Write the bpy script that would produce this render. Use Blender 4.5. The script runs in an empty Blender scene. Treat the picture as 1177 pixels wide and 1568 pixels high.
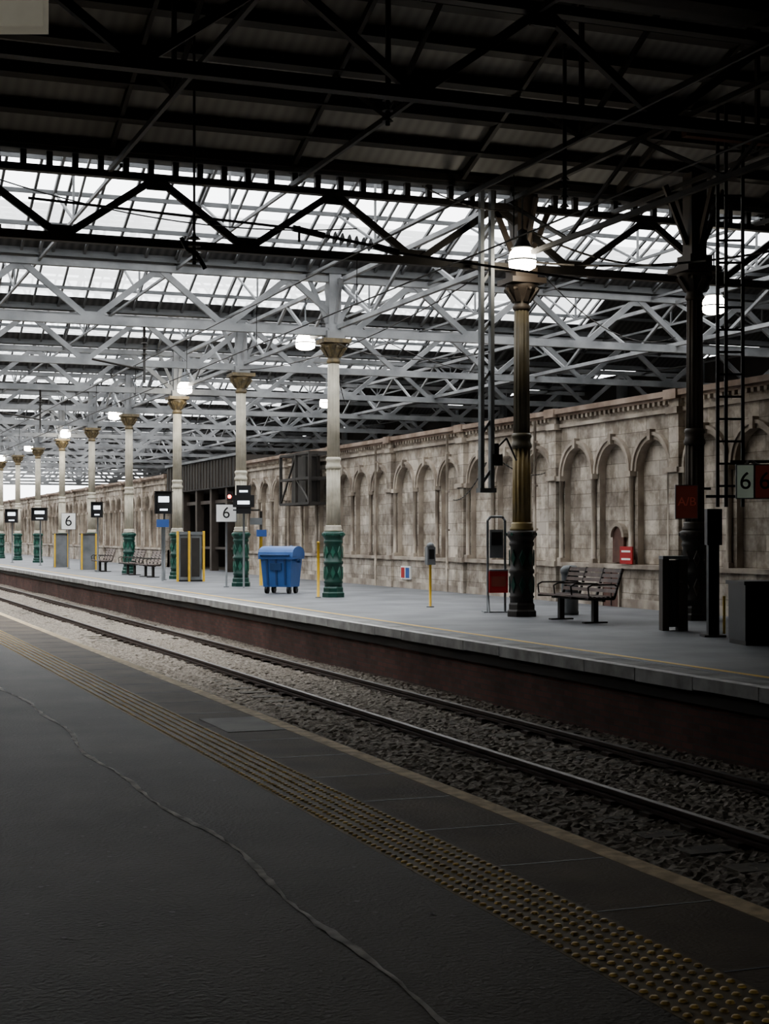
import bpy, math, random
from mathutils import Vector
random.seed(7)
S = bpy.context.scene

# ------------------------------------------------------------------ materials
def new_mat(name):
    m = bpy.data.materials.new(name); m.use_nodes = True
    nt = m.node_tree
    return m, nt, nt.nodes, nt.links, nt.nodes['Principled BSDF']

def pmat(name, c1, c2=None, rough=0.6, scale=3.0, metal=0.0, bump=0.0, detail=4.0, spec=0.5, thr=None, bscale=None, emit=None, estr=0.0):
    m, nt, N, L, P = new_mat(name)
    P.inputs['Roughness'].default_value = rough
    P.inputs['Metallic'].default_value = metal
    P.inputs['Specular IOR Level'].default_value = spec
    geo = N.new('ShaderNodeNewGeometry')
    if c2 is None: c2 = tuple(x*0.8 for x in c1)
    nz = N.new('ShaderNodeTexNoise'); nz.inputs['Scale'].default_value = scale; nz.inputs['Detail'].default_value = detail
    L.new(geo.outputs['Position'], nz.inputs['Vector'])
    r = N.new('ShaderNodeValToRGB')
    lo, hi = thr if thr else (0.35, 0.65)
    r.color_ramp.elements[0].position = lo; r.color_ramp.elements[1].position = hi
    r.color_ramp.elements[0].color = (*c1, 1); r.color_ramp.elements[1].color = (*c2, 1)
    L.new(nz.outputs['Fac'], r.inputs['Fac'])
    L.new(r.outputs['Color'], P.inputs['Base Color'])
    if bump:
        n2 = N.new('ShaderNodeTexNoise'); n2.inputs['Scale'].default_value = bscale or scale*8; n2.inputs['Detail'].default_value = 3
        L.new(geo.outputs['Position'], n2.inputs['Vector'])
        b = N.new('ShaderNodeBump'); b.inputs['Strength'].default_value = bump; b.inputs['Distance'].default_value = 0.02
        L.new(n2.outputs['Fac'], b.inputs['Height']); L.new(b.outputs['Normal'], P.inputs['Normal'])
    if emit:
        P.inputs['Emission Color'].default_value = (*emit, 1); P.inputs['Emission Strength'].default_value = estr
    return m

def brick_mat(name, a, b, mortar, bw, rh, ms, axis='YZ', stain=(0.5, 1.0), rough=0.85, bump=0.4, stainscale=0.6, patch=0.0):
    m, nt, N, L, P = new_mat(name)
    P.inputs['Roughness'].default_value = rough
    geo = N.new('ShaderNodeNewGeometry'); sep = N.new('ShaderNodeSeparateXYZ'); com = N.new('ShaderNodeCombineXYZ')
    L.new(geo.outputs['Position'], sep.inputs[0])
    L.new(sep.outputs[axis[0]], com.inputs[0]); L.new(sep.outputs[axis[1]], com.inputs[1])
    br = N.new('ShaderNodeTexBrick')
    br.inputs['Color1'].default_value = (*a, 1); br.inputs['Color2'].default_value = (*b, 1); br.inputs['Mortar'].default_value = (*mortar, 1)
    br.inputs['Scale'].default_value = 1; br.inputs['Brick Width'].default_value = bw; br.inputs['Row Height'].default_value = rh
    br.inputs['Mortar Size'].default_value = ms; br.inputs['Bias'].default_value = 0
    L.new(com.outputs[0], br.inputs['Vector'])
    def stainmul(prev, scale, lo, hi, c0, c1, det=6):
        nz = N.new('ShaderNodeTexNoise'); nz.inputs['Scale'].default_value = scale; nz.inputs['Detail'].default_value = det; nz.inputs['Roughness'].default_value = 0.65
        L.new(geo.outputs['Position'], nz.inputs['Vector'])
        r = N.new('ShaderNodeValToRGB')
        r.color_ramp.elements[0].position = lo; r.color_ramp.elements[1].position = hi
        r.color_ramp.elements[0].color = (*c0, 1); r.color_ramp.elements[1].color = (*c1, 1)
        L.new(nz.outputs['Fac'], r.inputs['Fac'])
        mx = N.new('ShaderNodeMix'); mx.data_type = 'RGBA'; mx.blend_type = 'MULTIPLY'; mx.inputs[0].default_value = 1
        L.new(prev, mx.inputs[6]); L.new(r.outputs['Color'], mx.inputs[7])
        return mx.outputs[2]
    s0=stain[0]
    c = stainmul(br.outputs['Color'], stainscale, 0.3, 0.6, (s0,s0*0.93,s0*0.86), (stain[1],)*3)
    if patch:
        c = stainmul(c, 2.2, 0.40, 0.58, (0.62,0.59,0.56), (1.10,1.10,1.10), 4)
    L.new(c, P.inputs['Base Color'])
    bp = N.new('ShaderNodeBump'); bp.inputs['Strength'].default_value = bump; bp.inputs['Distance'].default_value = 0.02; bp.invert = True
    L.new(br.outputs['Fac'], bp.inputs['Height']); L.new(bp.outputs['Normal'], P.inputs['Normal'])
    return m

M_stone = brick_mat('sandstone', (0.63,0.57,0.49), (0.42,0.375,0.325), (0.27,0.235,0.195), 0.56, 0.30, 0.007, stain=(0.40,1.0), stainscale=0.7, patch=1, bump=0.25)
M_stonetrim = pmat('sandstone_trim', (0.24,0.20,0.165), (0.50,0.44,0.37), 0.85, 1.6, bump=0.3)
M_coping_r = pmat('wall_coping', (0.20,0.145,0.11), (0.38,0.30,0.245), 0.85, 1.6, bump=0.3)
M_redbrick = brick_mat('platform_brick', (0.17,0.075,0.06), (0.10,0.055,0.045), (0.09,0.075,0.065), 0.23, 0.075, 0.008, stain=(0.4,1.0))
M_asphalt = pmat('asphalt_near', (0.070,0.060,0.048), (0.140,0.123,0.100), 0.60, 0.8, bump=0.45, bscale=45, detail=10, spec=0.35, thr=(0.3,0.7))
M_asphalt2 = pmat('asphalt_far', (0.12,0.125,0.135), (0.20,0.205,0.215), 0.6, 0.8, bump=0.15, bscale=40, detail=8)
M_slab = pmat('edge_slabs', (0.095,0.068,0.044), (0.155,0.118,0.078), 0.7, 1.6, bump=0.3, bscale=50, detail=8)
M_slabl = pmat('light_slab', (0.34,0.33,0.30), (0.26,0.25,0.23), 0.7, 3)
M_edge = pmat('edge_paint', (0.56,0.43,0.26), (0.82,0.66,0.43), 0.7, 9, thr=(0.4,0.6), detail=8)
M_tact = pmat('tactile_base', (0.12,0.086,0.042), (0.185,0.130,0.058), 0.6, 4)
M_dot = pmat('tactile_stud', (0.85,0.58,0.17), (0.55,0.39,0.14), 0.4, 5)
M_crack = pmat('crack_sealant', (0.62,0.58,0.52), (0.28,0.26,0.23), 0.7, 6, detail=8)
M_gum = pmat('gum', (0.22,0.20,0.18), (0.16,0.145,0.13), 0.7, 6, detail=8)
M_coping = pmat('coping_stone', (0.22,0.215,0.205), (0.40,0.395,0.38), 0.8, 2.5, detail=8)
M_white = pmat('white_paint', (0.85,0.85,0.83), (0.45,0.45,0.43), 0.6, 6, detail=8)
M_yellow = pmat('yellow_paint', (0.75,0.47,0.05), (0.6,0.39,0.06), 0.5, 5)
M_ballast = pmat('ballast', (0.11,0.092,0.072), (0.38,0.335,0.28), 0.9, 20, thr=(0.32,0.72), detail=3)
M_sleeper = pmat('sleeper_concrete', (0.17,0.15,0.12), (0.09,0.08,0.067), 0.9, 4)
M_rust = pmat('rail_rust', (0.06,0.036,0.025), (0.04,0.027,0.02), 0.8, 6)
M_railtop = pmat('rail_head', (0.10,0.09,0.085), (0.16,0.15,0.14), 0.5, 3, metal=0.6)
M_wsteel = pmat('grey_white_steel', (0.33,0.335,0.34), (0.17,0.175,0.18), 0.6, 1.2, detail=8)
M_fsteel = pmat('glazing_steel', (0.12,0.123,0.126), (0.08,0.083,0.086), 0.6, 1.5)
M_msteel = pmat('principal_steel', (0.17,0.173,0.176), (0.11,0.113,0.116), 0.6, 1.5)
M_gsteel = pmat('grey_steel', (0.20,0.21,0.22), (0.12,0.13,0.135), 0.5, 2)
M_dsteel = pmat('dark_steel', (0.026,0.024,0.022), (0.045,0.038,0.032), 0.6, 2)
M_bsteel = pmat('brown_steel', (0.085,0.068,0.055), (0.055,0.043,0.035), 0.6, 2)
M_rsteel = pmat('rusty_steel', (0.16,0.055,0.027), (0.10,0.042,0.022), 0.7, 3)
M_cream = pmat('column_cream', (0.58,0.54,0.45), (0.40,0.37,0.30), 0.5, 2.2)
M_colshade = pmat('column_shaded_olive', (0.13,0.11,0.07), (0.08,0.07,0.05), 0.5, 2.2)  # column paint darkened, the upper shaft's shade put into the colour
M_collit = pmat('column_gold_lit', (0.38,0.29,0.13), (0.24,0.185,0.09), 0.45, 2.2)  # column paint turned gold, the light on the lower shaft painted in
M_green = pmat('column_green', (0.010,0.050,0.038), (0.016,0.070,0.052), 0.35, 4)
M_greenl = pmat('column_green_relief', (0.04,0.15,0.105), (0.03,0.10,0.075), 0.4, 4)
M_gold = pmat('capital_bronze', (0.24,0.185,0.10), (0.12,0.10,0.07), 0.6, 8)
M_black = pmat('black_plastic', (0.010,0.010,0.011), (0.016,0.016,0.017), 0.4, 3)
M_blue = pmat('bin_blue', (0.045,0.125,0.34), (0.03,0.095,0.27), 0.45, 2)
M_blued = pmat('bin_blue_dark', (0.02,0.06,0.17), (0.015,0.05,0.13), 0.45, 2)
M_red = pmat('red_paint', (0.45,0.03,0.03), (0.35,0.03,0.03), 0.45, 3)
M_maroon = pmat('sign_maroon', (0.14,0.035,0.025), (0.09,0.028,0.022), 0.5, 3, emit=(0.5,0.12,0.08), estr=0.04)  # faint glow added so the backlit face reads brighter
M_signtxt = pmat('sign_lettering', (0.55,0.16,0.12), (0.5,0.14,0.1), 0.5, 3, emit=(0.6,0.15,0.1), estr=0.05)  # letters given a faint glow along with the maroon face
M_signw = pmat('sign_white', (0.85,0.85,0.83), (0.78,0.78,0.76), 0.5, 3)
M_signg = pmat('sign_pale_green_added_glow', (0.80,0.84,0.74), (0.70,0.75,0.66), 0.5, 3, emit=(0.85,1.0,0.8), estr=0.06)  # not a lamp: glow added to lift a face lit from behind
M_signblue = pmat('sign_blue', (0.05,0.12,0.35), (0.04,0.1,0.3), 0.5, 3)
M_screen = pmat('lit_screen', (0.7,0.75,0.8), None, 0.4, 3, emit=(0.85,0.93,1.0), estr=1.5)
M_redlamp = pmat('red_aspect', (0.6,0.02,0.02), None, 0.4, 3, emit=(1.0,0.05,0.03), estr=20)
M_lamp = pmat('lamp_glass', (0.9,0.9,0.85), (0.9,0.9,0.85), 0.3, 3, emit=(1.0,0.92,0.76), estr=28)
M_wood = pmat('bench_slats', (0.20,0.15,0.13), (0.13,0.10,0.09), 0.5, 5)
M_dwood = pmat('door_wood', (0.14,0.07,0.05), (0.09,0.045,0.035), 0.6, 4)
M_darkwall = pmat('dark_wall', (0.030,0.028,0.026), (0.055,0.050,0.045), 0.85, 0.7)  # near-black tone for walls and passage, also the shade strip under the coping
M_signcream = pmat('sign_cream_added_glow', (0.70,0.66,0.52), (0.5,0.47,0.38), 0.6, 3, emit=(1.0,0.93,0.75), estr=0.10)  # glow added to brighten the hanging sign, no lamp inside

def sheet(name, a, c):
    m, nt, N, L, P = new_mat(name)
    geo = N.new('ShaderNodeNewGeometry'); wv = N.new('ShaderNodeTexWave'); wv.bands_direction = 'X'; wv.inputs['Scale'].default_value = 1.6; wv.inputs['Distortion'].default_value = 0
    L.new(geo.outputs['Position'], wv.inputs['Vector'])
    r = N.new('ShaderNodeValToRGB'); r.color_ramp.elements[0].color = (*a,1); r.color_ramp.elements[1].color = (*c,1)
    L.new(wv.outputs['Fac'], r.inputs['Fac']); L.new(r.outputs['Color'], P.inputs['Base Color']); P.inputs['Roughness'].default_value = 0.8
    return m
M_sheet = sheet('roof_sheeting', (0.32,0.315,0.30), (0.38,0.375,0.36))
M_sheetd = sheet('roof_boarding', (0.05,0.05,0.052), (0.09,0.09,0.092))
# roof glass: thin wired glass, weathered and partly diffusing
m, nt, N, L, P = new_mat('roof_glass')
N.remove(P)
out = N['Material Output']
tr = N.new('ShaderNodeBsdfTransparent'); tr.inputs[0].default_value = (0.98,0.99,1.0,1)
tl = N.new('ShaderNodeBsdfTranslucent'); tl.inputs[0].default_value = (0.97,0.98,0.98,1)
mx = N.new('ShaderNodeMixShader'); mx.inputs[0].default_value = 0.45
L.new(tr.outputs[0], mx.inputs[1]); L.new(tl.outputs[0], mx.inputs[2]); L.new(mx.outputs[0], out.inputs['Surface'])
M_glass = m

# ------------------------------------------------------------------ mesh builder
class MB:
    def __init__(s): s.v=[]; s.f=[]; s.mi=[]; s.sm=[]; s.mats=[]
    def m(s, mat):
        if mat not in s.mats: s.mats.append(mat)
        return s.mats.index(mat)
    def face(s, pts, mat, smooth=False):
        b=len(s.v); s.v.extend([tuple(p) for p in pts]); s.f.append(tuple(range(b,b+len(pts)))); s.mi.append(s.m(mat)); s.sm.append(smooth)
    def hexa(s, P8, mat):
        b=len(s.v); s.v.extend([tuple(p) for p in P8]); k=s.m(mat)
        for q in ((0,3,2,1),(4,5,6,7),(0,1,5,4),(1,2,6,5),(2,3,7,6),(3,0,4,7)):
            s.f.append(tuple(b+i for i in q)); s.mi.append(k); s.sm.append(False)
    def box(s, x0,x1,y0,y1,z0,z1, mat):
        s.hexa([(x0,y0,z0),(x1,y0,z0),(x1,y1,z0),(x0,y1,z0),(x0,y0,z1),(x1,y0,z1),(x1,y1,z1),(x0,y1,z1)], mat)
    def beam(s, p, q, w, h, mat):
        p=Vector(p); q=Vector(q); d=(q-p)
        if d.length<1e-6: return
        d.normalize(); up=Vector((0,0,1)) if abs(d.z)<0.97 else Vector((0,1,0))
        side=d.cross(up).normalized(); u=side.cross(d).normalized()
        a=side*w/2; c=u*h/2
        s.hexa([p-a-c,p+a-c,p+a+c,p-a+c,q-a-c,q+a-c,q+a+c,q-a+c], mat)
    def tube(s, p, q, r, mat, n=8, r2=None):
        p=Vector(p); q=Vector(q); d=(q-p).normalized(); r2=r if r2 is None else r2
        up=Vector((0,0,1)) if abs(d.z)<0.97 else Vector((0,1,0))
        a=d.cross(up).normalized(); c=a.cross(d).normalized(); b=len(s.v); k=s.m(mat)
        for i in range(n):
            t=2*math.pi*i/n; o=a*math.cos(t)+c*math.sin(t)
            s.v.append(tuple(p+o*r)); s.v.append(tuple(q+o*r2))
        for i in range(n):
            j=(i+1)%n; s.f.append((b+2*i,b+2*j,b+2*j+1,b+2*i+1)); s.mi.append(k); s.sm.append(True)
        s.f.append(tuple(b+2*i for i in range(n))); s.mi.append(k); s.sm.append(False)
        s.f.append(tuple(b+2*i+1 for i in reversed(range(n)))); s.mi.append(k); s.sm.append(False)
    def path(s, pts, r, mat, n=6):
        for a,b in zip(pts[:-1],pts[1:]): s.tube(a,b,r,mat,n)
    def lathe(s, prof, mat, n=24, c=(0,0), flute=0.0, smooth=True, nf=12):
        b=len(s.v); k=s.m(mat)
        for (r,z) in prof:
            for i in range(n):
                t=2*math.pi*i/n; rr=r*(1-flute*(0.5+0.5*math.cos(nf*t)))
                s.v.append((c[0]+rr*math.cos(t), c[1]+rr*math.sin(t), z))
        for a in range(len(prof)-1):
            for i in range(n):
                j=(i+1)%n
                s.f.append((b+a*n+i,b+a*n+j,b+(a+1)*n+j,b+(a+1)*n+i)); s.mi.append(k); s.sm.append(smooth)
        s.f.append(tuple(b+i for i in reversed(range(n)))); s.mi.append(k); s.sm.append(False)
        e=b+(len(prof)-1)*n
        s.f.append(tuple(e+i for i in range(n))); s.mi.append(k); s.sm.append(False)
    def mesh(s, name):
        me=bpy.data.meshes.new(name); me.from_pydata(s.v,[],s.f)
        for mt in s.mats: me.materials.append(mt)
        me.polygons.foreach_set('material_index', s.mi); me.polygons.foreach_set('use_smooth', s.sm); me.update()
        return me
    def obj(s, name, loc=(0,0,0), rot=0.0, parent=None):
        return place(s.mesh(name), name, loc, rot, parent)

def place(me, name, loc=(0,0,0), rot=0.0, parent=None):
    o=bpy.data.objects.new(name, me); o.location=loc; o.rotation_euler=(0,0,rot)
    S.collection.objects.link(o)
    if parent: o.parent=parent
    return o

def text(body, size, loc, rot, mat, parent, name='numeral'):
    cu=bpy.data.curves.new(name,'FONT'); cu.body=body; cu.size=size; cu.align_x='CENTER'; cu.align_y='CENTER'; cu.extrude=0.004
    cu.materials.append(mat); o=bpy.data.objects.new(name,cu); o.location=loc; o.rotation_euler=rot
    S.collection.objects.link(o); o.parent=parent
    return o

# ------------------------------------------------------------------ layout constants
YV_near=[-10.0,-2.0,7.0,16.0,25.5]
YV=[25.5,35.0,43.3,51.4,59.6,67.8,76.0,84.2,92.4,100.6,108.8,117.0,125.2,133.4,141.6,149.8]
XL, XR = -8.0, 32.0
XO = 23.0     # boarded roof beyond this line
ZV, ZR = 7.85, 9.75
YEND=152.0

# ------------------------------------------------------------------ ground / floors
b=MB(); b.face([(-300,-100,-1.15),(400,-100,-1.15),(400,600,-1.15),(-300,600,-1.15)], M_sleeper); b.obj('ground')

b=MB()
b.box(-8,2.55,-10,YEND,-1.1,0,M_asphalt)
b.box(2.55,2.95,-10,YEND,-1.1,0.001,M_tact)
b.box(2.95,3.50,-10,YEND,-1.1,0.0,M_slab)
b.box(3.50,3.62,-10,YEND,-0.16,0.002,M_edge)
b.box(3.50,3.56,-10,YEND,-1.1,-0.16,M_redbrick)
b.box(3.03,3.49,11.3,12.2,0,0.004,M_slabl)
for i in range(60):
    b.box(2.96,3.49,0+i*0.9,0.012+i*0.9,0,0.0015,M_black)
b.obj('near_platform_floor')

b=MB()
y=2.2
while y<27:
    for i in range(6):
        x=2.583+i*0.0667
        h=0.007; r0=0.017; r1=0.012; n=8; bb=len(b.v); mi=b.m(M_dot)
        for j in range(n):
            t=2*math.pi*j/n; b.v.append((x+r0*math.cos(t),y+r0*math.sin(t),0.001))
        for j in range(n):
            t=2*math.pi*j/n; b.v.append((x+r1*math.cos(t),y+r1*math.sin(t),0.001+h))
        for j in range(n):
            q=(j+1)%n; b.f.append((bb+j,bb+q,bb+n+q,bb+n+j)); b.mi.append(mi); b.sm.append(True)
        b.f.append(tuple(bb+n+j for j in range(n))); b.mi.append(mi); b.sm.append(True)
    y+=0.0667
b.obj('tactile_paving_studs')

b=MB(); pts=[]
y=1.0
while y<26:
    pts.append((1.88+0.04*math.sin(y*1.1)+0.025*math.sin(y*2.7+1)+random.uniform(-0.007,0.007), y)); y+=0.09
prev=None
for i,(x,y) in enumerate(pts):
    w=0.014+0.006*math.sin(y*5)+random.uniform(-0.003,0.004)
    cur=((x-w,y,0.003),(x+w,y,0.003))
    if prev: b.face([prev[0],prev[1],cur[1],cur[0]],M_crack)
    prev=cur
b.obj('sealed_crack_line')

b=MB()
for i in range(260):
    x=random.uniform(0.2,2.5); y=random.uniform(3.5,20); r=random.uniform(0.005,0.015); a0=random.random()*6
    b.face([(x+r*(0.7+0.5*random.random())*math.cos(a0+k*1.047),y+r*(0.7+0.5*random.random())*math.sin(a0+k*1.047),0.0025) for k in range(6)],M_gum)
b.obj('chewing_gum_spots')

# far platform
b=MB()
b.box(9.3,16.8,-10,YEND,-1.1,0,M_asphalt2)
b.box(8.98,9.3,-10,YEND,-1.1,-0.14,M_redbrick)
y=-10
while y<YEND:
    b.box(8.80,9.3,y,min(y+1.185,YEND),-0.14+random.uniform(-.01,.01),random.uniform(-0.004,0.0),M_coping); y+=1.2
b.box(8.80,8.93,-10,YEND,0,0.003,M_white)
b.box(9.46,9.55,-10,YEND,0,0.003,M_yellow)
b.box(8.90,8.98,-10,YEND,-0.30,-0.14,M_darkwall)  # dark strip standing in for the shade under the coping overhang
b.box(16.8,XR,-10,YEND,-1.1,0,M_asphalt)
b.obj('far_platform_floor')

# ballast bed: real lumpy geometry
b=MB(); mi=b.m(M_ballast)
def bed(x0,x1,y0,y1,st,z,amp):
    nx=int((x1-x0)/st)+1; ny=int((y1-y0)/st)+1; bb=len(b.v)
    for j in range(ny+1):
        for i in range(nx+1):
            x=x0+(x1-x0)*i/nx; yy=y0+(y1-y0)*j/ny
            b.v.append((x+random.uniform(-.4,.4)*st,yy+random.uniform(-.4,.4)*st,z+random.uniform(-amp,amp)+0.02*math.sin(x*1.3)*math.sin(yy*0.5)))
    for j in range(ny):
        for i in range(nx):
            a=bb+j*(nx+1)+i; b.f.append((a,a+1,a+nx+2,a+nx+1)); b.mi.append(mi); b.sm.append(False)
bed(3.5,9.0,4,34,0.045,-0.855,0.017)
bed(3.5,9.0,34,75,0.11,-0.855,0.022)
bed(3.5,9.0,75,YEND,0.6,-0.858,0.024)
b.obj('ballast_bed')

b=MB()
y=2.0
while y<110:
    b.box(6.15,8.72,y,y+0.25,-1.0,-0.862,M_sleeper)
    for rx in (6.72,8.15):
        b.box(rx-0.13,rx+0.13,y+0.04,y+0.21,-0.862,-0.825,M_rust)
    y+=0.65
b.obj('track_sleepers')
for rx in (6.72,8.15):
    b=MB()
    b.box(rx-0.07,rx+0.07,-5,YEND+60,-0.83,-0.80,M_rust)
    b.box(rx-0.012,rx+0.012,-5,YEND+60,-0.80,-0.765,M_rust)
    b.box(rx-0.036,rx+0.036,-5,YEND+60,-0.785,-0.752,M_rust)
    b.box(rx-0.030,rx+0.030,-5,YEND+60,-0.752,-0.748,M_railtop)
    b.obj('steel_rail')

# ------------------------------------------------------------------ arcaded stone wall
def arcade(y0, nb, name):
    b=MB(); ZS=2.80; R=0.62; XF=16.0; XB=16.14; ZT=3.95; ZL=0.85
    y1=y0+nb*5.15+0.35
    b.box(XB,16.75,y0,y1,0,4.28,M_stone)
    b.box(15.95,XB,y0,y1,0,ZL-0.05,M_stone)
    b.box(15.87,XB,y0,y1,ZL-0.05,ZL+0.04,M_stonetrim)
    b.box(15.93,XB,y0,y1,0,0.18,M_stonetrim)
    b.box(XF-0.07,XB,y0,y1,3.90,3.98,M_stonetrim)
    b.box(XF-0.02,XB,y0,y1,3.98,4.14,M_stone)
    b.box(XF-0.12,XB,y0,y1,4.14,4.20,M_coping_r)
    b.box(XF-0.20,16.85,y0,y1,4.20,4.31,M_coping_r)
    y=y0
    while y<y1 and y<60:
        b.box(XF-0.10,XF,y,y+0.09,4.06,4.14,M_stonetrim); y+=0.2
    NS=14
    for ib in range(nb+1):
        ya=y0+ib*5.15
        b.box(15.86,XB,ya,ya+0.35,0,4.14,M_stone)
        b.box(15.80,XB,ya-0.04,ya+0.39,3.86,3.99,M_stonetrim)
        b.box(15.80,XB,ya-0.04,ya+0.39,ZL-0.06,ZL+0.06,M_stonetrim)
        b.box(15.80,XB,ya-0.04,ya+0.39,2.72,2.82,M_stonetrim)
        b.box(15.76,XB,ya-0.06,ya+0.41,4.14,4.33,M_coping_r)
        if ib==nb: break
        for k in range(3):
            a=ya+0.35+k*1.6; c=a+0.8; e=a+1.6
            b.face([(XF,a,ZL),(XF,c-R,ZL),(XF,c-R,ZT),(XF,a,ZT)],M_stone)
            b.face([(XF,c+R,ZL),(XF,e,ZL),(XF,e,ZT),(XF,c+R,ZT)],M_stone)
            arc=[(c-R*math.cos(math.pi*i/NS), ZS+R*math.sin(math.pi*i/NS)) for i in range(NS+1)]
            for (ya1,za1),(yb1,zb1) in zip(arc[:-1],arc[1:]):
                b.face([(XF,ya1,za1),(XF,yb1,zb1),(XF,yb1,ZT),(XF,ya1,ZT)],M_stone)
                b.face([(XF,ya1,za1),(XF,yb1,zb1),(XB,yb1,zb1),(XB,ya1,za1)],M_stonetrim)
            b.face([(XF,c-R,ZL),(XF,c-R,ZS),(XB,c-R,ZS),(XB,c-R,ZL)],M_stonetrim)
            b.face([(XF,c+R,ZL),(XF,c+R,ZS),(XB,c+R,ZS),(XB,c+R,ZL)],M_stonetrim)
            for (r0,r1,px) in ((0.62,0.70,0.05),(0.70,0.77,0.09)):
                for i in range(NS):
                    t0=math.pi*i/NS; t1=math.pi*(i+1)/NS
                    P=[]
                    for xx in (XF-px,XF):
                        P+= [(xx,c-r0*math.cos(t0),ZS+r0*math.sin(t0)),(xx,c-r1*math.cos(t0),ZS+r1*math.sin(t0)),(xx,c-r1*math.cos(t1),ZS+r1*math.sin(t1)),(xx,c-r0*math.cos(t1),ZS+r0*math.sin(t1))]
                    b.hexa(P,M_stonetrim)
            b.box(XF-0.13,XF,c-0.06,c+0.06,ZS+0.60,ZS+0.82,M_stonetrim)
        for k in range(4):
            yy=ya+0.35+k*1.6
            if k==0: yy+=0.10
            if k==3: yy-=0.10
            b.tube((XF-0.05,yy,ZL+0.04),(XF-0.05,yy,ZS-0.1),0.055,M_stonetrim,8)
            b.box(XF-0.15,XF-0.001,yy-0.12,yy+0.12,ZS-0.1,ZS+0.01,M_stonetrim)
            b.box(XF-0.12,XF-0.001,yy-0.09,yy+0.09,ZL+0.04,ZL+0.14,M_stonetrim)
    return b.obj(name)
arcade(10.27,9,'wall_right_arcaded')
arcade(70.3,13,'wall_right_arcaded_end')

b2=MB(); b2.box(16.07,16.145,28.20,28.66,0.92,1.45,M_dwood)
NS=12
for i in range(NS):
    t0=math.pi*i/NS; t1=math.pi*(i+1)/NS
    P=[]
    for xx in (16.07,16.145):
        P+=[(xx,28.43,1.45),(xx,28.43-.23*math.cos(t0),1.45+.23*math.sin(t0)),(xx,28.43-.23*math.cos(t1),1.45+.23*math.sin(t1)),(xx,28.43,1.45)]
    b2.hexa(P,M_dwood)
    P=[]
    for xx in (16.02,16.145):
        P+=[(xx,28.43-.23*math.cos(t0),1.45+.23*math.sin(t0)),(xx,28.43-.31*math.cos(t0),1.45+.31*math.sin(t0)),(xx,28.43-.31*math.cos(t1),1.45+.31*math.sin(t1)),(xx,28.43-.23*math.cos(t1),1.45+.23*math.sin(t1))]
    b2.hexa(P,M_stonetrim)
b2.obj('arched_wall_niche')
b=MB(); b.box(15.90,15.945,28.1,28.75,0,0.74,M_dwood); b.box(15.88,15.945,28.05,28.1,0,0.79,M_stonetrim); b.box(15.88,15.945,28.75,28.8,0,0.79,M_stonetrim); b.box(15.885,15.9,28.4,28.42,0.02,0.72,M_black)
b.obj('door_1')
b=MB(); b.box(15.84,15.87,27.45,27.95,0.90,1.26,M_red); b.box(15.835,15.84,27.52,27.88,0.98,1.02,M_signw); b.box(15.835,15.84,27.52,27.88,1.14,1.18,M_signw); b.obj('red_notice')
b=MB(); b.box(15.90,15.95,39.8,40.5,0.25,0.62,M_signw); b.box(15.89,15.90,39.84,40.12,0.29,0.58,M_signblue); b.box(15.89,15.90,40.2,40.45,0.29,0.58,M_red); b.obj('wall_poster')
for yy in (36.7,42.0,31.6):
    b=MB(); b.path([(15.70,yy,0.02),(15.70,yy,4.1)],0.035,M_stonetrim,8)
    for z in (0.6,1.6,2.6,3.6): b.box(15.68,15.755,yy-0.06,yy+0.06,z,z+0.05,M_stonetrim)
    b.obj('drain_pipe')

# other enclosing walls
b=MB(); b.box(-8.4,-8,-10,YEND,-1.1,8.2,M_darkwall); b.obj('added_wall_left')  # unseen wall added to keep side light out
b=MB(); b.box(-8.4,32.4,-10.4,-10,-1.1,10,M_darkwall); b.obj('added_wall_back')  # unseen wall added so the near end stays dark
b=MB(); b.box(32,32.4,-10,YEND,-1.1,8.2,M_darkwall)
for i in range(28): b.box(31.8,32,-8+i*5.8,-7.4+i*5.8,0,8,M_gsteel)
b.obj('wall_far_right')

# dark recessed passage between the two arcades
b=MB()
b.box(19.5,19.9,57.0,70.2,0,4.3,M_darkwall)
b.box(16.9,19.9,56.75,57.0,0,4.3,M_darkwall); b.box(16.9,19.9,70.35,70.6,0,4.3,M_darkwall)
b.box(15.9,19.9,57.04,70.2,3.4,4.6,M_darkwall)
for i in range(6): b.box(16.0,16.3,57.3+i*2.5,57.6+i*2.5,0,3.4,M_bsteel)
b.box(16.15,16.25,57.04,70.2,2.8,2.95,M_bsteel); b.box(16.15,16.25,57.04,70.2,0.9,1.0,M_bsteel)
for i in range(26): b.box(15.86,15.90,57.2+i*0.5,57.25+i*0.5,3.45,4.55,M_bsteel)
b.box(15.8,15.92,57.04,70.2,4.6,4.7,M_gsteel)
b.obj('passage_entrance')

# wall gantry
b=MB()
for y in (45.9,47.3,49.0):
    for x in (14.95,15.7): b.beam((x,y,2.5),(x,y,4.1),0.09,0.09,M_dsteel)
for z in (2.5,3.3,4.1):
    for x in (14.95,15.7): b.beam((x,45.9,z),(x,49.0,z),0.08,0.08,M_dsteel)
    for y in (45.9,47.3,49.0): b.beam((14.95,y,z),(15.74,y,z),0.08,0.08,M_dsteel)
b.box(15.3,15.7,47.4,48.9,2.52,4.05,M_dsteel)
b.beam((14.95,45.9,2.5),(14.95,47.3,3.3),0.05,0.05,M_dsteel); b.beam((14.95,49.0,2.5),(14.95,47.3,4.1),0.05,0.05,M_dsteel)
b.obj('service_gantry')

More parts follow.
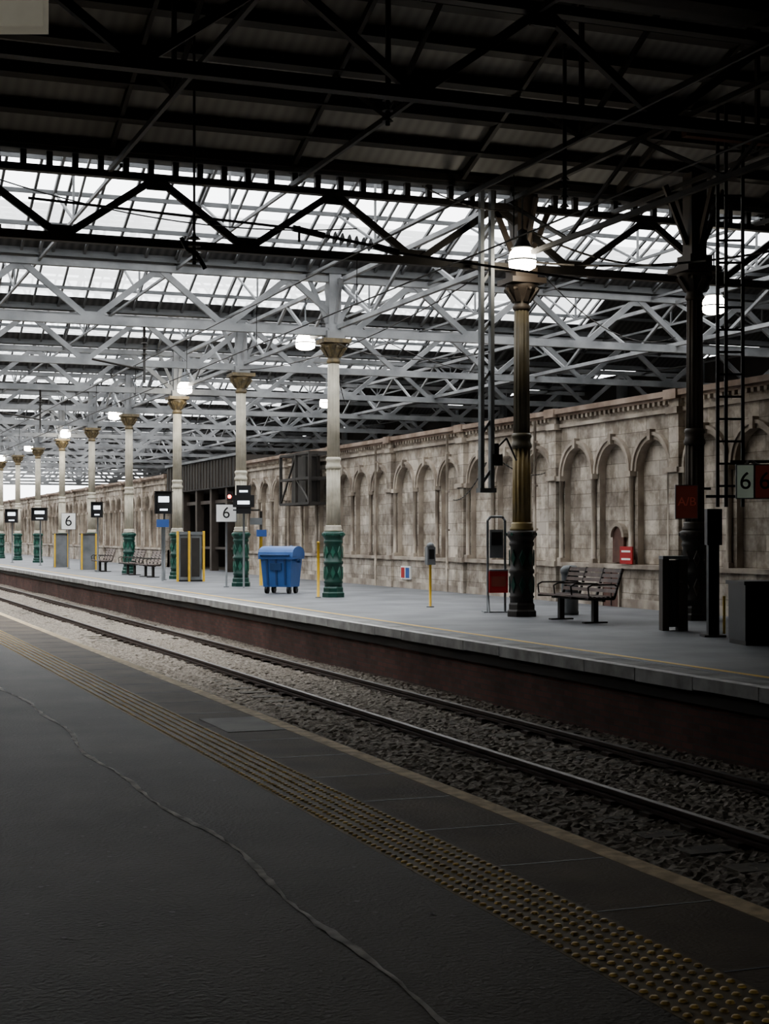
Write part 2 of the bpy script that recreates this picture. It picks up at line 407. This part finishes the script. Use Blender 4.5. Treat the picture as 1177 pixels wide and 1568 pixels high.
# ------------------------------------------------------------------ glazed roof
b=MB()
T0s=[0.07,0.10]+[0.10]*20
for k in range(len(YV)-1):
    ya,yb=YV[k],YV[k+1]; ym=(ya+yb)/2; T0=T0s[k]
    far = ya>74
    step=0.70 if ya<60 else 1.05
    for (p0,p1) in (((ya+0.12,ZV),(ym,ZR)),((yb-0.12,ZV),(ym,ZR))):
        x=XL
        while x<=XO:
            b.beam((x,p0[0],p0[1]),(x,p1[0],p1[1]),0.055,0.065,M_fsteel); x+=step
        for t in ((0.24,0.48,0.72,0.93) if ya<50 else ((0.3,0.65,0.93) if not far else (0.5,))):
            yy=p0[0]+(p1[0]-p0[0])*t; zz=p0[1]+(p1[1]-p0[1])*t-0.06
            b.beam((XL,yy,zz),(XR,yy,zz),0.07,0.09,M_fsteel)
        m0=(p0[0]+(p1[0]-p0[0])*T0, p0[1]+(p1[1]-p0[1])*T0)
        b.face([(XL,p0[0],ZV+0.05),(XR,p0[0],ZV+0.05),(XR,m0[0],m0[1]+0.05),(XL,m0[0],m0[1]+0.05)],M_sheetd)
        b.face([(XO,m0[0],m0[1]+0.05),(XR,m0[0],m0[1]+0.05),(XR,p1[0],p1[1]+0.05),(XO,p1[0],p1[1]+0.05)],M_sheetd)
    b.beam((XL,ym,ZR+0.02),(XR,ym,ZR+0.02),0.25,0.12,M_fsteel)
    b.box(XL,XR,ya-0.16,ya+0.16,ZV-0.08,ZV-0.03,M_fsteel)
    b.box(XL,XR,ya-0.18,ya-0.14,ZV-0.08,ZV+0.08,M_fsteel); b.box(XL,XR,ya+0.14,ya+0.18,ZV-0.08,ZV+0.08,M_fsteel)
    x=XL+0.4; zt=ZV-0.18
    while x<XR:
        w=0.06
        b.beam((x,ya,zt+0.1),(x,ym,ZR-0.12),w,0.10,M_msteel); b.beam((x,yb,zt+0.1),(x,ym,ZR-0.12),w,0.10,M_msteel)
        b.beam((x,ya,zt),(x,yb,zt),0.05,0.06,M_msteel)
        b.beam((x,ym,zt),(x,ym,ZR-0.1),0.04,0.05,M_msteel)
        q1=(x,(ya+ym)/2,(zt+ZR)/2-0.03); q2=(x,(yb+ym)/2,(zt+ZR)/2-0.03)
        b.beam((x,ym,zt),q1,0.04,0.05,M_msteel); b.beam((x,ym,zt),q2,0.04,0.05,M_msteel)
        x+=3.15
roof=b.obj('glazed_roof_frame')
b=MB()
for k in range(9):
    ya,yb=YV[k],YV[k+1]; ym=(ya+yb)/2; T0=T0s[k]
    z0=ZV+(ZR-ZV)*T0+0.06
    if k<3: b.face([(XL,ya+(ym-ya)*T0,z0),(XO,ya+(ym-ya)*T0,z0),(XO,ym,ZR+0.06),(XL,ym,ZR+0.06)],M_glass)
    b.face([(XL,ym,ZR+0.06),(XO,ym,ZR+0.06),(XO,yb+(ym-yb)*T0,z0),(XL,yb+(ym-yb)*T0,z0)],M_glass)
b.obj('roof_glazing')

# opaque near roof
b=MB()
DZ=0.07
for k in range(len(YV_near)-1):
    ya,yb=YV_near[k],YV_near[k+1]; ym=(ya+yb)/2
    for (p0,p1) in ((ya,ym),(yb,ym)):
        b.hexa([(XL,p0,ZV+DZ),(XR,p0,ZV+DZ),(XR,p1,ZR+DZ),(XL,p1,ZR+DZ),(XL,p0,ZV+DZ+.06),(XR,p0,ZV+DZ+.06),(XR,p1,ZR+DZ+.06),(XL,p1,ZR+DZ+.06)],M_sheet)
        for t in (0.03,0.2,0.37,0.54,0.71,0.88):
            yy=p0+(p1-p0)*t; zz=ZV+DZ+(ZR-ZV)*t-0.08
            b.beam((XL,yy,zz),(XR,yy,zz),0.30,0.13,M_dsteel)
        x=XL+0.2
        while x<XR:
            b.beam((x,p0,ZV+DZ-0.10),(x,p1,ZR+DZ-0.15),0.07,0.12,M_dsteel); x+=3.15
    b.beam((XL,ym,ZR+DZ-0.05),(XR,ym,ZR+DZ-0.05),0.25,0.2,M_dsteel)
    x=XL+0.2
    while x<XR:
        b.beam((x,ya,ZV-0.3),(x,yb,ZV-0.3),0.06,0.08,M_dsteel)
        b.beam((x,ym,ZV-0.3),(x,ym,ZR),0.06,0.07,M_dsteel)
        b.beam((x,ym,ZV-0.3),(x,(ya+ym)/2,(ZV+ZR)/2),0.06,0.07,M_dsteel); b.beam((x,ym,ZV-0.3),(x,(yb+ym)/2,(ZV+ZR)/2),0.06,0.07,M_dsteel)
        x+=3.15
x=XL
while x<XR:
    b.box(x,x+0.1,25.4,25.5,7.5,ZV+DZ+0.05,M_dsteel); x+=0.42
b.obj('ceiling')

# ------------------------------------------------------------------ cross trusses
def truss(y, mat, name, zb=6.45, zt=7.7, cw=0.14, dw=0.1, x0=XL, x1=XR, ph=0.0):
    b=MB(); per=3.15
    b.beam((x0,y,zb),(x1,y,zb),0.16,cw,mat); b.beam((x0,y,zt),(x1,y,zt),0.16,cw*0.8,mat)
    x=x0+ph-per
    while x<x1:
        if x>=x0-0.01 and x+per/2<=x1:
            b.beam((x,y,zt),(x+per/2,y,zb),0.09,dw,mat)
            b.box(x-0.16,x+0.16,y-0.03,y+0.03,zt-0.2,zt,mat)
        if x+per/2>=x0 and x+per<=x1:
            b.beam((x+per/2,y,zb),(x+per,y,zt),0.09,dw,mat)
            b.box(x+per/2-0.16,x+per/2+0.16,y-0.03,y+0.03,zb,zb+0.2,mat)
        x+=per
    return b.obj(name)
truss(25.5,M_dsteel,'roof_truss',ph=0.995,zb=6.40,zt=7.5,dw=0.12)  # near trusses coloured dark to hold their backlit, unlit look
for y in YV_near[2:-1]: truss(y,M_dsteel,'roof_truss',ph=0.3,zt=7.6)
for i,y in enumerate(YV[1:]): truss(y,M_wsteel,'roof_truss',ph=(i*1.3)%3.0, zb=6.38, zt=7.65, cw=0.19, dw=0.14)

# longitudinal lattice girders
def girder(x, ys, mat, name, zb=6.5, zt=7.6, th=0.12):
    b=MB()
    b.beam((x,ys[0],zb),(x,ys[-1],zb),th,th,mat); b.beam((x,ys[0],zt),(x,ys[-1],zt),th,th,mat)
    for ya,yb in zip(ys[:-1],ys[1:]):
        n=4; d=(yb-ya)/n
        for i in range(n):
            y=ya+i*d
            if i%2==0: b.beam((x,y,zt),(x,y+d,zb),th*.6,th*.75,mat)
            else: b.beam((x,y,zb),(x,y+d,zt),th*.6,th*.75,mat)
    b.obj(name)
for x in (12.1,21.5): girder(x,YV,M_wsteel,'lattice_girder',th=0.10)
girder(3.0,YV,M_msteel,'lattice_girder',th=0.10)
for x in (12.1,21.5): girder(x,YV_near,M_dsteel,'lattice_girder',th=0.08)  # near run in the same dark tone, shade put into the colour
b=MB()
b.beam((11.5,18.5,7.15),(20,18.5,7.15),0.14,0.20,M_rsteel); b.beam((14,15.5,7.3),(20,15.5,7.3),0.12,0.16,M_rsteel)
for y in (15.5,18.5):
    for x in (14.5,16.5,19.0): b.beam((x,y,7.1),(x,y,8.4),0.05,0.05,M_dsteel)
b.obj('rusty_service_beams')

# ------------------------------------------------------------------ columns
def column_mesh(kind=0):
    b=MB(); CR=(M_cream,M_colshade,M_bsteel)[kind]; CL=(M_cream,M_collit,M_bsteel)[kind]; GO=(M_gold,M_bsteel,M_bsteel)[kind]; WS=(M_wsteel,M_bsteel,M_bsteel)[kind]
    G1=(M_green,M_dsteel,M_dsteel)[kind]; G2=(M_greenl,M_green,M_bsteel)[kind]
    b.lathe([(0.28,0),(0.28,0.10),(0.25,0.13),(0.25,0.22),(0.225,0.26)],G1,8,smooth=False)
    b.lathe([(0.215,0.26),(0.215,0.33),(0.235,0.36),(0.215,0.39),(0.21,0.78),(0.235,0.80),(0.235,0.86),(0.21,0.88),(0.205,1.28),(0.23,1.31),(0.23,1.36),(0.21,1.38),(0.24,1.44),(0.265,1.47),(0.265,1.55),(0.22,1.58)],G1,24)
    for i in range(8):
        t=2*math.pi*(i+0.5)/8
        for (z0,z1) in ((0.42,0.75),(0.92,1.24)):
            zc=(z0+z1)/2; c=Vector((math.cos(t),math.sin(t),0)); sd=Vector((-math.sin(t),math.cos(t),0))
            ww=0.06; hh=(z1-z0)/2; P=[]
            for off in (0,0.022):
                oo=c*(0.212+off); k=1-off*8
                P+=[oo-Vector((0,0,hh*k))+Vector((0,0,zc)), oo+sd*ww*k+Vector((0,0,zc)), oo+Vector((0,0,hh*k))+Vector((0,0,zc)), oo-sd*ww*k+Vector((0,0,zc))]
            b.hexa(P,G2)
        p=Vector((0.262*math.cos(t),0.262*math.sin(t),1.51)); b.tube(p,p+Vector((math.cos(t),math.sin(t),0))*0.02,0.03,G2,8)
    b.lathe([(0.215,1.58),(0.22,1.62),(0.19,1.66),(0.20,1.70),(0.175,1.73)],CL,24)
    b.lathe([(0.172,1.73),(0.168,3.08)],CL,72,flute=0.16,nf=12)
    b.lathe([(0.17,3.08),(0.19,3.11),(0.19,3.16),(0.165,3.2),(0.165,3.27),(0.185,3.30),(0.18,3.34),(0.155,3.37)],CR,24)
    b.lathe([(0.155,3.37),(0.140,5.62)],CR,72,flute=0.10,nf=12)
    b.lathe([(0.14,5.62),(0.165,5.65),(0.165,5.70),(0.14,5.73),(0.145,5.80),(0.20,5.90),(0.27,6.0),(0.31,6.06),(0.31,6.10)],GO,24)
    for i in range(8):
        t=2*math.pi*i/8; c=Vector((math.cos(t),math.sin(t),0)); s2=Vector((-math.sin(t),math.cos(t),0))
        b.beam(c*0.16+Vector((0,0,5.78)),c*0.30+Vector((0,0,5.98)),0.09,0.03,GO)
        b.tube(c*0.30+Vector((0,0,6.0))-s2*0.04,c*0.30+Vector((0,0,6.0))+s2*0.04,0.035,GO,8)
    b.box(-0.34,0.34,-0.34,0.34,6.10,6.2,GO)
    b.box(-0.15,0.15,-0.15,0.15,6.2,7.85,WS)
    b.box(-0.22,0.22,-0.22,0.22,6.2,6.4,WS)
    for sx,sy in ((1,0),(-1,0),(0,1),(0,-1)):
        b.beam((sx*0.15,sy*0.15,6.6),(sx*0.6,sy*0.6,7.6),0.06,0.1,WS)
    return b.mesh('cast_iron_column')
cm=column_mesh(0)
place(column_mesh(1),'cast_iron_column',(12.4,25.5,0))  # nearest column: dark upper shaft and gold-lit foot painted into this variant
for y in YV[1:]: place(cm,'cast_iron_column',(12.0,y,0))
place(column_mesh(2),'cast_iron_column',(14.7,23.3,0))

# ------------------------------------------------------------------ hanging lamps
def lamp_mesh():
    b=MB()
    b.lathe([(0.05,-0.30),(0.16,-0.285),(0.235,-0.24),(0.25,-0.12),(0.22,0.02),(0.16,0.09)],M_lamp,20)
    b.lathe([(0.165,0.085),(0.21,0.10),(0.15,0.15),(0.12,0.22),(0.09,0.25),(0.09,0.40),(0.03,0.44)],M_gsteel,16)
    b.lathe([(0.255,-0.135),(0.265,-0.12),(0.255,-0.105)],M_gsteel,20)
    b.tube((0,0,0.43),(0,0,1.0),0.018,M_gsteel,8)
    return b.mesh('hanging_lamp')
lm=lamp_mesh()
for y in (24.65,37.2,50.3,62.6,75.0,87.8,100.5): place(lm,'hanging_lamp',(12.0,y,6.5))
for y in (28.1,53.9): place(lm,'hanging_lamp',(18.2,y,6.5))

# ------------------------------------------------------------------ wheeled bin
b=MB()
def frust(b,x0,y0,z0,x1,y1,z1,mat,dy=0):
    b.hexa([(-x0,-y0,z0),(x0,-y0,z0),(x0,y0,z0),(-x0,y0,z0),(-x1,-y1+dy,z1),(x1,-y1+dy,z1),(x1,y1+dy,z1),(-x1,y1+dy,z1)],mat)
frust(b,0.37,0.32,0.17,0.42,0.40,0.92,M_blue)
frust(b,0.46,0.45,0.88,0.46,0.45,0.96,M_blue)
for x in (-0.25,0,0.25): b.beam((x*0.95,-0.33,0.22),(x,-0.405,0.88),0.05,0.03,M_blued)
b.box(-0.15,0.15,-0.42,-0.38,0.60,0.78,M_blued)
n=10; prof=[]
for i in range(n+1):
    t=math.pi*i/n; prof.append((-0.45*math.cos(t), 0.96+0.25*math.sin(t)**0.8))
for i in range(n):
    (ya,za),(yb,zb)=prof[i],prof[i+1]
    b.face([(-0.47,ya,za),(0.47,ya,za),(0.47,yb,zb),(-0.47,yb,zb)],M_blue,True)
for sx in (-0.47,0.47): b.face([(sx,ya,za) for ya,za in prof],M_blue)
for x in (-0.28,0.28): b.beam((x,-0.42,1.05),(x,0.0,1.215),0.06,0.03,M_blued)
b.tube((-0.40,-0.49,0.98),(0.40,-0.49,0.98),0.022,M_blued)
for sx in (-0.48,0.48): b.tube((sx-0.04,0,0.84),(sx+0.04,0,0.84),0.05,M_blued,12)
for sx in (-0.30,0.30):
    for sy in (-0.24,0.24):
        b.tube((sx-0.035,sy,0.10),(sx+0.035,sy,0.10),0.10,M_black,16)
        b.beam((sx-0.05,sy,0.1),(sx-0.05,sy,0.2),0.015,0.06,M_gsteel); b.beam((sx+0.05,sy,0.1),(sx+0.05,sy,0.2),0.015,0.06,M_gsteel)
b.obj('wheeled_refuse_bin',(11.55,37.8,0),math.radians(-38))

# ------------------------------------------------------------------ benches
def bench_mesh(L=1.9):
    b=MB(); h=L/2
    for i in range(6):
        x=-0.30+i*0.085; z=0.44-0.015*math.sin(i/5*math.pi)
        b.box(x,x+0.055,-h,h,z,z+0.03,M_wood)
    for i in range(5):
        z=0.52+i*0.085; x=0.20+i*0.03
        b.hexa([(x,-h,z),(x+0.03,-h,z),(x+0.03,h,z),(x,h,z),(x+0.02,-h,z+0.06),(x+0.05,-h,z+0.06),(x+0.05,h,z+0.06),(x+0.02,h,z+0.06)],M_wood)
    for y in (-h+0.02,-h/3,h/3,h-0.02):
        b.beam((-0.30,y,0.43),(0.19,y,0.42),0.03,0.04,M_dsteel); b.beam((0.19,y,0.42),(0.36,y,0.93),0.03,0.04,M_dsteel)
        b.path([(-0.28,y,0.44),(-0.30,y,0.62),(-0.22,y,0.66),(0.2,y,0.66),(0.27,y,0.62)],0.015,M_dsteel)
    for y in (-h*0.65,h*0.65):
        b.beam((0,y,0),(0,y,0.42),0.09,0.09,M_dsteel); b.box(-0.22,0.22,y-0.05,y+0.05,0,0.025,M_dsteel)
    b.beam((0,-h+0.02,0.40),(0,h-0.02,0.40),0.06,0.05,M_dsteel)
    return b.mesh('platform_bench')
bm=bench_mesh()
place(bm,'platform_bench',(12.6,23.7,0))
place(bm,'platform_bench',(11.6,54.0,0)); place(bm,'platform_bench',(11.6,57.2,0)); place(bm,'platform_bench',(11.6,63.0,0))

b=MB()
b.path([(-0.16,0,0),(-0.16,0,1.78),(-0.10,0,1.85),(0.12,0,1.85),(0.18,0,1.78),(0.18,0,0)],0.024,M_gsteel,8)
b.box(-0.12,0.14,-0.05,0.03,1.05,1.6,M_gsteel); b.box(-0.09,0.11,-0.06,-0.05,1.3,1.55,M_black)
b.box(-0.14,0.22,-0.12,0.12,0.38,0.80,M_red); b.box(-0.1,0.18,-0.125,-0.12,0.5,0.7,M_maroon); b.box(-0.14,0.22,-0.14,0.14,0.80,0.83,M_gsteel)
b.path([(-0.16,-0.25,0.0),(-0.16,0,0.4)],0.02,M_gsteel); b.box(-0.25,0.25,-0.2,0.2,0,0.02,M_gsteel)
b.obj('help_point_stand',(12.6,27.05,0),-0.3)

b=MB(); b.lathe([(0.16,0),(0.17,0.05),(0.16,0.08),(0.16,0.75),(0.18,0.78),(0.18,0.86),(0.12,0.92),(0.04,0.93)],M_gsteel,20); b.box(-0.08,0.08,-0.18,-0.15,0.6,0.72,M_black); b.obj('litter_bin',(13.5,25.7,0))

b=MB(); b.tube((0,0,0),(0,0,0.95),0.028,M_yellow,10); b.box(-0.09,0.09,-0.07,0.07,0.88,1.25,M_gsteel); b.box(-0.06,0.06,-0.075,-0.07,1.0,1.2,M_black); b.lathe([(0.09,1.25),(0.07,1.31),(0.02,1.34)],M_gsteel,12); b.lathe([(0.08,0),(0.08,0.02)],M_gsteel,12)
b.obj('platform_call_post',(12.2,29.4,0))
b=MB(); b.tube((0,0,0),(0,0,1.3),0.035,M_yellow,10); b.lathe([(0.04,1.3),(0.03,1.34),(0.01,1.35)],M_yellow,10); b.lathe([(0.07,0),(0.07,0.02)],M_gsteel,12); b.obj('yellow_post',(11.55,34.8,0))

b=MB()
b.box(-0.36,0.36,-0.25,0.25,0.05,1.50,M_gsteel); b.box(-0.40,0.40,-0.29,0.29,1.50,1.60,M_gsteel); b.box(-0.38,0.38,-0.27,0.27,0,0.05,M_black)
for x in (-0.42,-0.05,0.42): b.box(x-0.035,x+0.035,-0.33,-0.26,0,1.62,M_yellow)
for x in (-0.36,-0.01): b.box(x+0.04,x+0.3,-0.26,-0.25,0.15,1.4,M_dsteel)
b.obj('equipment_cabinet',(11.75,48.6,0),-0.1)

# monitors / signals / signs -------------------------------------------------
def monitor(loc,h,w=0.52,hh=0.72,name='signal_monitor'):
    b=MB()
    b.tube((0,0.1,0),(0,0.1,h-hh/2),0.035,M_gsteel,8); b.lathe([(0.09,0),(0.09,0.02)],M_gsteel,10,c=(0,0.1))
    b.box(-w/2,w/2,-0.12,0.18,h-hh/2,h+hh/2,M_black)
    b.box(-w/2-0.03,w/2+0.03,-0.25,0.18,h+hh/2,h+hh/2+0.03,M_black)
    b.box(-w/2-0.03,-w/2,-0.25,0.0,h-hh/2,h+hh/2,M_black)
    b.box(-w*0.34,w*0.34,-0.13,-0.12,h+0.02,h+hh*0.3,M_screen)
    b.box(-w*0.25,w*0.25,-0.13,-0.12,h-hh*0.36,h-hh*0.27,M_screen)
    b.obj(name,loc,math.radians(-18))
monitor((11.3,50.3,0),2.56)
b=MB(); b.box(-0.20,0.20,-0.12,0.12,2.1,2.9,M_black); b.box(-0.3,0.3,-0.15,-0.1,2.28,2.62,M_black); b.box(-0.17,0.17,-0.16,-0.15,2.36,2.46,M_screen); b.box(-0.12,0.12,-0.13,-0.12,2.7,2.76,M_screen)
b.tube((0,0.05,0),(0,0.05,2.1),0.03,M_gsteel,8)
b.box(-0.47,-0.32,-0.1,0.05,2.45,2.72,M_black); b.tube((-0.395,-0.12,2.58),(-0.395,-0.10,2.58),0.05,M_redlamp,12); b.beam((-0.35,0,2.5),(-0.1,0,2.5),0.04,0.04,M_black); b.beam((-0.3,0,2.2),(0.45,0,2.2),0.04,0.04,M_black)
b.obj('platform_signal',(11.72,42.0,0),math.radians(-18))
def sign6(loc,w,h,z,body='6',mat=M_signw,tm=M_black,rot=-18,name='platform_number_sign',arm=None,pole=True,ts=0.95):
    b=MB(); b.box(-w/2,w/2,-0.02,0.02,z-h/2,z+h/2,mat); b.box(-w/2-0.015,w/2+0.015,-0.015,0.025,z-h/2-0.015,z+h/2+0.015,M_gsteel)
    if pole: b.tube((0,0.05,0),(0,0.05,z),0.028,M_gsteel,8); b.lathe([(0.08,0),(0.08,0.02)],M_gsteel,10,c=(0,0.05))
    if arm: b.beam((0,0.02,z+h/2-0.05),arm,0.04,0.04,M_dsteel)
    o=b.obj(name,loc,math.radians(rot))
    text(body,h*ts,(0,-0.025,z),(math.radians(90),0,0),tm,o)
    return o
sign6((11.4,42.7,0),0.56,0.48,2.12)
sign6((11.1,68.5,0),0.6,0.7,2.1)
monitor((11.2,62.0,0),2.5,0.4,0.6); monitor((11.0,76.5,0),2.5,0.7,0.6); monitor((10.6,84.0,0),2.5,0.6,0.7); monitor((10.4,95.0,0),2.5,0.6,0.7)
for p in ((11.6,66.5),(11.3,72.0)):
    b=MB(); b.box(-0.3,0.3,-0.25,0.25,0,1.5,M_gsteel); b.box(-0.34,-0.27,-0.3,-0.23,0,1.55,M_yellow); b.box(0.27,0.34,-0.3,-0.23,0,1.55,M_yellow); b.box(-0.33,0.33,-0.28,0.28,1.5,1.56,M_dsteel); b.obj('equipment_cabinet',(p[0],p[1],0))
b=MB(); b.tube((0,0,0),(0,0,1.5),0.05,M_yellow,10); b.tube((0,0,1.5),(0,0,2.2),0.045,M_dsteel,10); b.box(-0.15,0.15,-0.08,-0.03,1.45,1.65,M_signblue); b.box(-0.35,0.02,-0.06,-0.03,1.8,2.0,M_gsteel); b.obj('direction_post',(12.75,43.8,0))
b=MB(); b.tube((0,0,0),(0,0,2.0),0.04,M_gsteel,8); b.box(-0.2,0.2,-0.05,-0.02,1.75,2.0,M_signblue); b.obj('direction_post',(11.0,49.2,0))

# ------------------------------------------------------------------ near right clutter
b=MB()
b.box(-0.2,-0.10,-0.12,0.12,0,1.12,M_bsteel); b.box(0.06,0.2,-0.12,0.12,0,1.12,M_bsteel); b.box(-0.2,0.2,-0.14,0.14,1.12,1.17,M_gsteel); b.box(-0.10,0.06,0.06,0.1,0.05,1.1,M_gsteel)
b.obj('barrier_pedestal',(12.8,20.9,0),-0.3)
b=MB()
b.box(-0.35,0.5,-0.3,0.3,0.06,0.82,M_black); b.box(-0.38,0.53,-0.33,0.33,0.82,0.87,M_black); b.box(-0.34,0.49,-0.29,0.29,0,0.06,M_dsteel)
for i in range(4): b.box(-0.28+i*0.19,-0.16+i*0.19,-0.305,-0.3,0.15,0.75,M_dsteel)
b.obj('salt_grit_bin',(12.35,17.9,0),-0.2)
b=MB(); b.box(-0.08,0.08,-0.06,0.06,0.02,1.85,M_black); b.box(-0.16,0.16,-0.14,0.14,0,0.03,M_dsteel); b.box(-0.11,0.11,-0.1,0.06,1.35,1.88,M_black); b.tube((0.14,-0.1,0.05),(0.14,-0.1,0.6),0.02,M_yellow)
b.obj('ticket_validator_post',(12.55,19.4,0),-0.3)
b=MB()
for x in (-0.18,-0.06,0.18): b.beam((x,0,1.9),(x,0,7.7),0.045,0.045,M_dsteel)
z=2.2
while z<7.6: b.beam((-0.18,0,z),(0.18,0,z),0.03,0.03,M_dsteel); z+=0.32
b.beam((0.0,0,2.55),(0.75,0,2.55),0.04,0.04,M_dsteel)
b.beam((-0.35,0,2.05),(0.75,0,2.05),0.04,0.04,M_dsteel)
b.obj('hanging_ladder_frame',(12.45,18.8,0),-0.35)
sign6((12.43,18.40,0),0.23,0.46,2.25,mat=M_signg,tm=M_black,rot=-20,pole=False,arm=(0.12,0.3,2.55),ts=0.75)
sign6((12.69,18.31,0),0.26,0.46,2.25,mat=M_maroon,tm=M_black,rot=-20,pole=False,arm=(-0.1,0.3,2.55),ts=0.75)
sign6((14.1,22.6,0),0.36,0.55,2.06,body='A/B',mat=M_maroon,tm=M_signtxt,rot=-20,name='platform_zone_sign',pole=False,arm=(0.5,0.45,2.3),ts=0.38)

b=MB()
for x in (-0.1,0.1): b.beam((x,0,2.3),(x,0,7.7),0.07,0.12,M_gsteel)
z=2.4
while z<7.6: b.beam((-0.1,0,z),(0.1,0,z+0.28),0.02,0.05,M_gsteel); z+=0.9
b.box(-0.16,0.16,-0.09,0.09,2.26,2.34,M_gsteel)
b.box(0.1,0.28,-0.1,0.1,2.75,2.95,M_dsteel); b.tube((0.2,0,2.75),(0.2,0,3.15),0.05,M_dsteel,8)
b.path([(0.14,0,3.0),(0.4,0,3.25),(0.6,0,2.85)],0.018,M_dsteel)
b.obj('overhead_line_drop_post',(11.55,25.2,0))

# overhead line equipment -------------------------------------------------
b=MB()
def insul(p,q,n=7,r=0.07):
    p=Vector(p);q=Vector(q); b.tube(p,q,0.025,M_dsteel,8)
    d=(q-p).normalized()
    for i in range(n):
        c=p+(q-p)*((i+0.5)/n); b.tube(c-d*0.012,c+d*0.02,r,M_dsteel,12,r2=r*0.5)
b.tube((3,22,6.25),(6.9,22,6.1),0.02,M_dsteel)
b.tube((6.9,22,6.1),(7.4,22,6.02),0.05,M_dsteel); insul((7.4,22,6.02),(8.2,22,5.92),7,0.10); b.tube((8.2,22,5.92),(8.6,22,5.84),0.055,M_dsteel); b.tube((8.6,22,5.84),(12.0,22,5.6),0.02,M_dsteel)
b.tube((7.0,22,6.14),(7.0,22,5.9),0.02,M_dsteel)
b.obj('span_wire_insulator')
b=MB()
insul((4.9,20,5.1),(4.9,20,5.5),4,0.09)
b.tube((4.9,20,5.5),(4.9,20,8.4),0.018,M_dsteel)
b.path([(4.72,20,5.45),(4.8,20,5.3),(4.95,20,5.22),(5.05,20,5.05)],0.03,M_dsteel)
b.obj('hanging_insulator')
for (x,y,z0) in ((6.7,17.5,6.5),(9.9,19,6.0)):
    b=MB(); b.tube((x,y,z0),(x,y,8.3),0.03,M_dsteel); insul((x,y,z0),(x,y,z0+0.5),4,0.07); b.obj('hanging_insulator')
for y in (35,51.4,67.8,84.2):
    b=MB(); b.tube((7.4,y,5.0),(7.4,y,6.4),0.03,M_dsteel); insul((7.4,y,5.6),(7.4,y,6.1),4,0.09)
    b.tube((7.4,y,5.3),(6.2,y,5.5),0.025,M_dsteel); b.obj('registration_arm')
b=MB()
b.tube((7.2,-5,4.7),(7.2,150,4.7),0.010,M_dsteel,6)
b.tube((7.2,-5,5.4),(7.2,150,5.4),0.010,M_dsteel,6)
for i in range(30): b.tube((7.2,i*5.0,4.7),(7.2,i*5.0,5.4),0.006,M_dsteel,5)
b.obj('overhead_contact_wire')
def cable(p,q,sag,r=0.012,n=14):
    b=MB(); p=Vector(p);q=Vector(q); pts=[]
    for i in range(n+1):
        t=i/n; c=p+(q-p)*t; c.z-=sag*4*t*(1-t); pts.append(tuple(c))
    b.path(pts,r,M_dsteel,5); b.obj('stay_cable')
cable((11.75,25.2,2.9),(15.75,31.2,2.9),0.15); cable((11.55,25.2,2.8),(15.75,36.4,2.4),0.2)
cable((12.0,34.8,6.1),(11.6,25.2,4.8),0.25); cable((12.2,25.9,6.6),(11.9,43.3,6.3),0.5)
cable((3,26,7.4),(9,25,6.8),0.3); cable((12,25.3,7.4),(9.0,22,6.9),0.1)
cable((12.4,25.3,7.1),(14.7,23.5,6.3),0.25,0.02); cable((12.4,25.3,6.5),(16,19,6.4),0.35,0.02)
cable((12.0,35.2,6.6),(16.2,46,5.6),0.3); cable((12.0,35.2,7.0),(21.5,43.3,6.6),0.6); cable((12.5,25.7,6.8),(21.5,35,6.7),0.7)

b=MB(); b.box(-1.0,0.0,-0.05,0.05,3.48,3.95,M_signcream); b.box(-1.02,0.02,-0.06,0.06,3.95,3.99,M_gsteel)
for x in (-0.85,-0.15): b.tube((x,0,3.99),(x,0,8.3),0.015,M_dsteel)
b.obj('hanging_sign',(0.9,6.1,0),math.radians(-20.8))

# ------------------------------------------------------------------ overcast sky
w=bpy.data.worlds.new('overcast'); S.world=w; w.use_nodes=True
bg=w.node_tree.nodes['Background']; bg.inputs[0].default_value=(0.97,0.985,1.0,1); bg.inputs[1].default_value=4.3
S.view_settings.view_transform='AgX'
S.view_settings.look='AgX - Medium High Contrast'

# ------------------------------------------------------------------ camera
cd=bpy.data.cameras.new('camera'); cam=bpy.data.objects.new('camera',cd); S.collection.objects.link(cam)
cam.location=(0,0,1.5); cam.rotation_euler=(math.radians(90),0,-math.radians(20.83))
cd.sensor_width=36; cd.sensor_fit='AUTO'; cd.lens=53.95; cd.shift_y=0.0223; cd.clip_end=2000
S.camera=cam
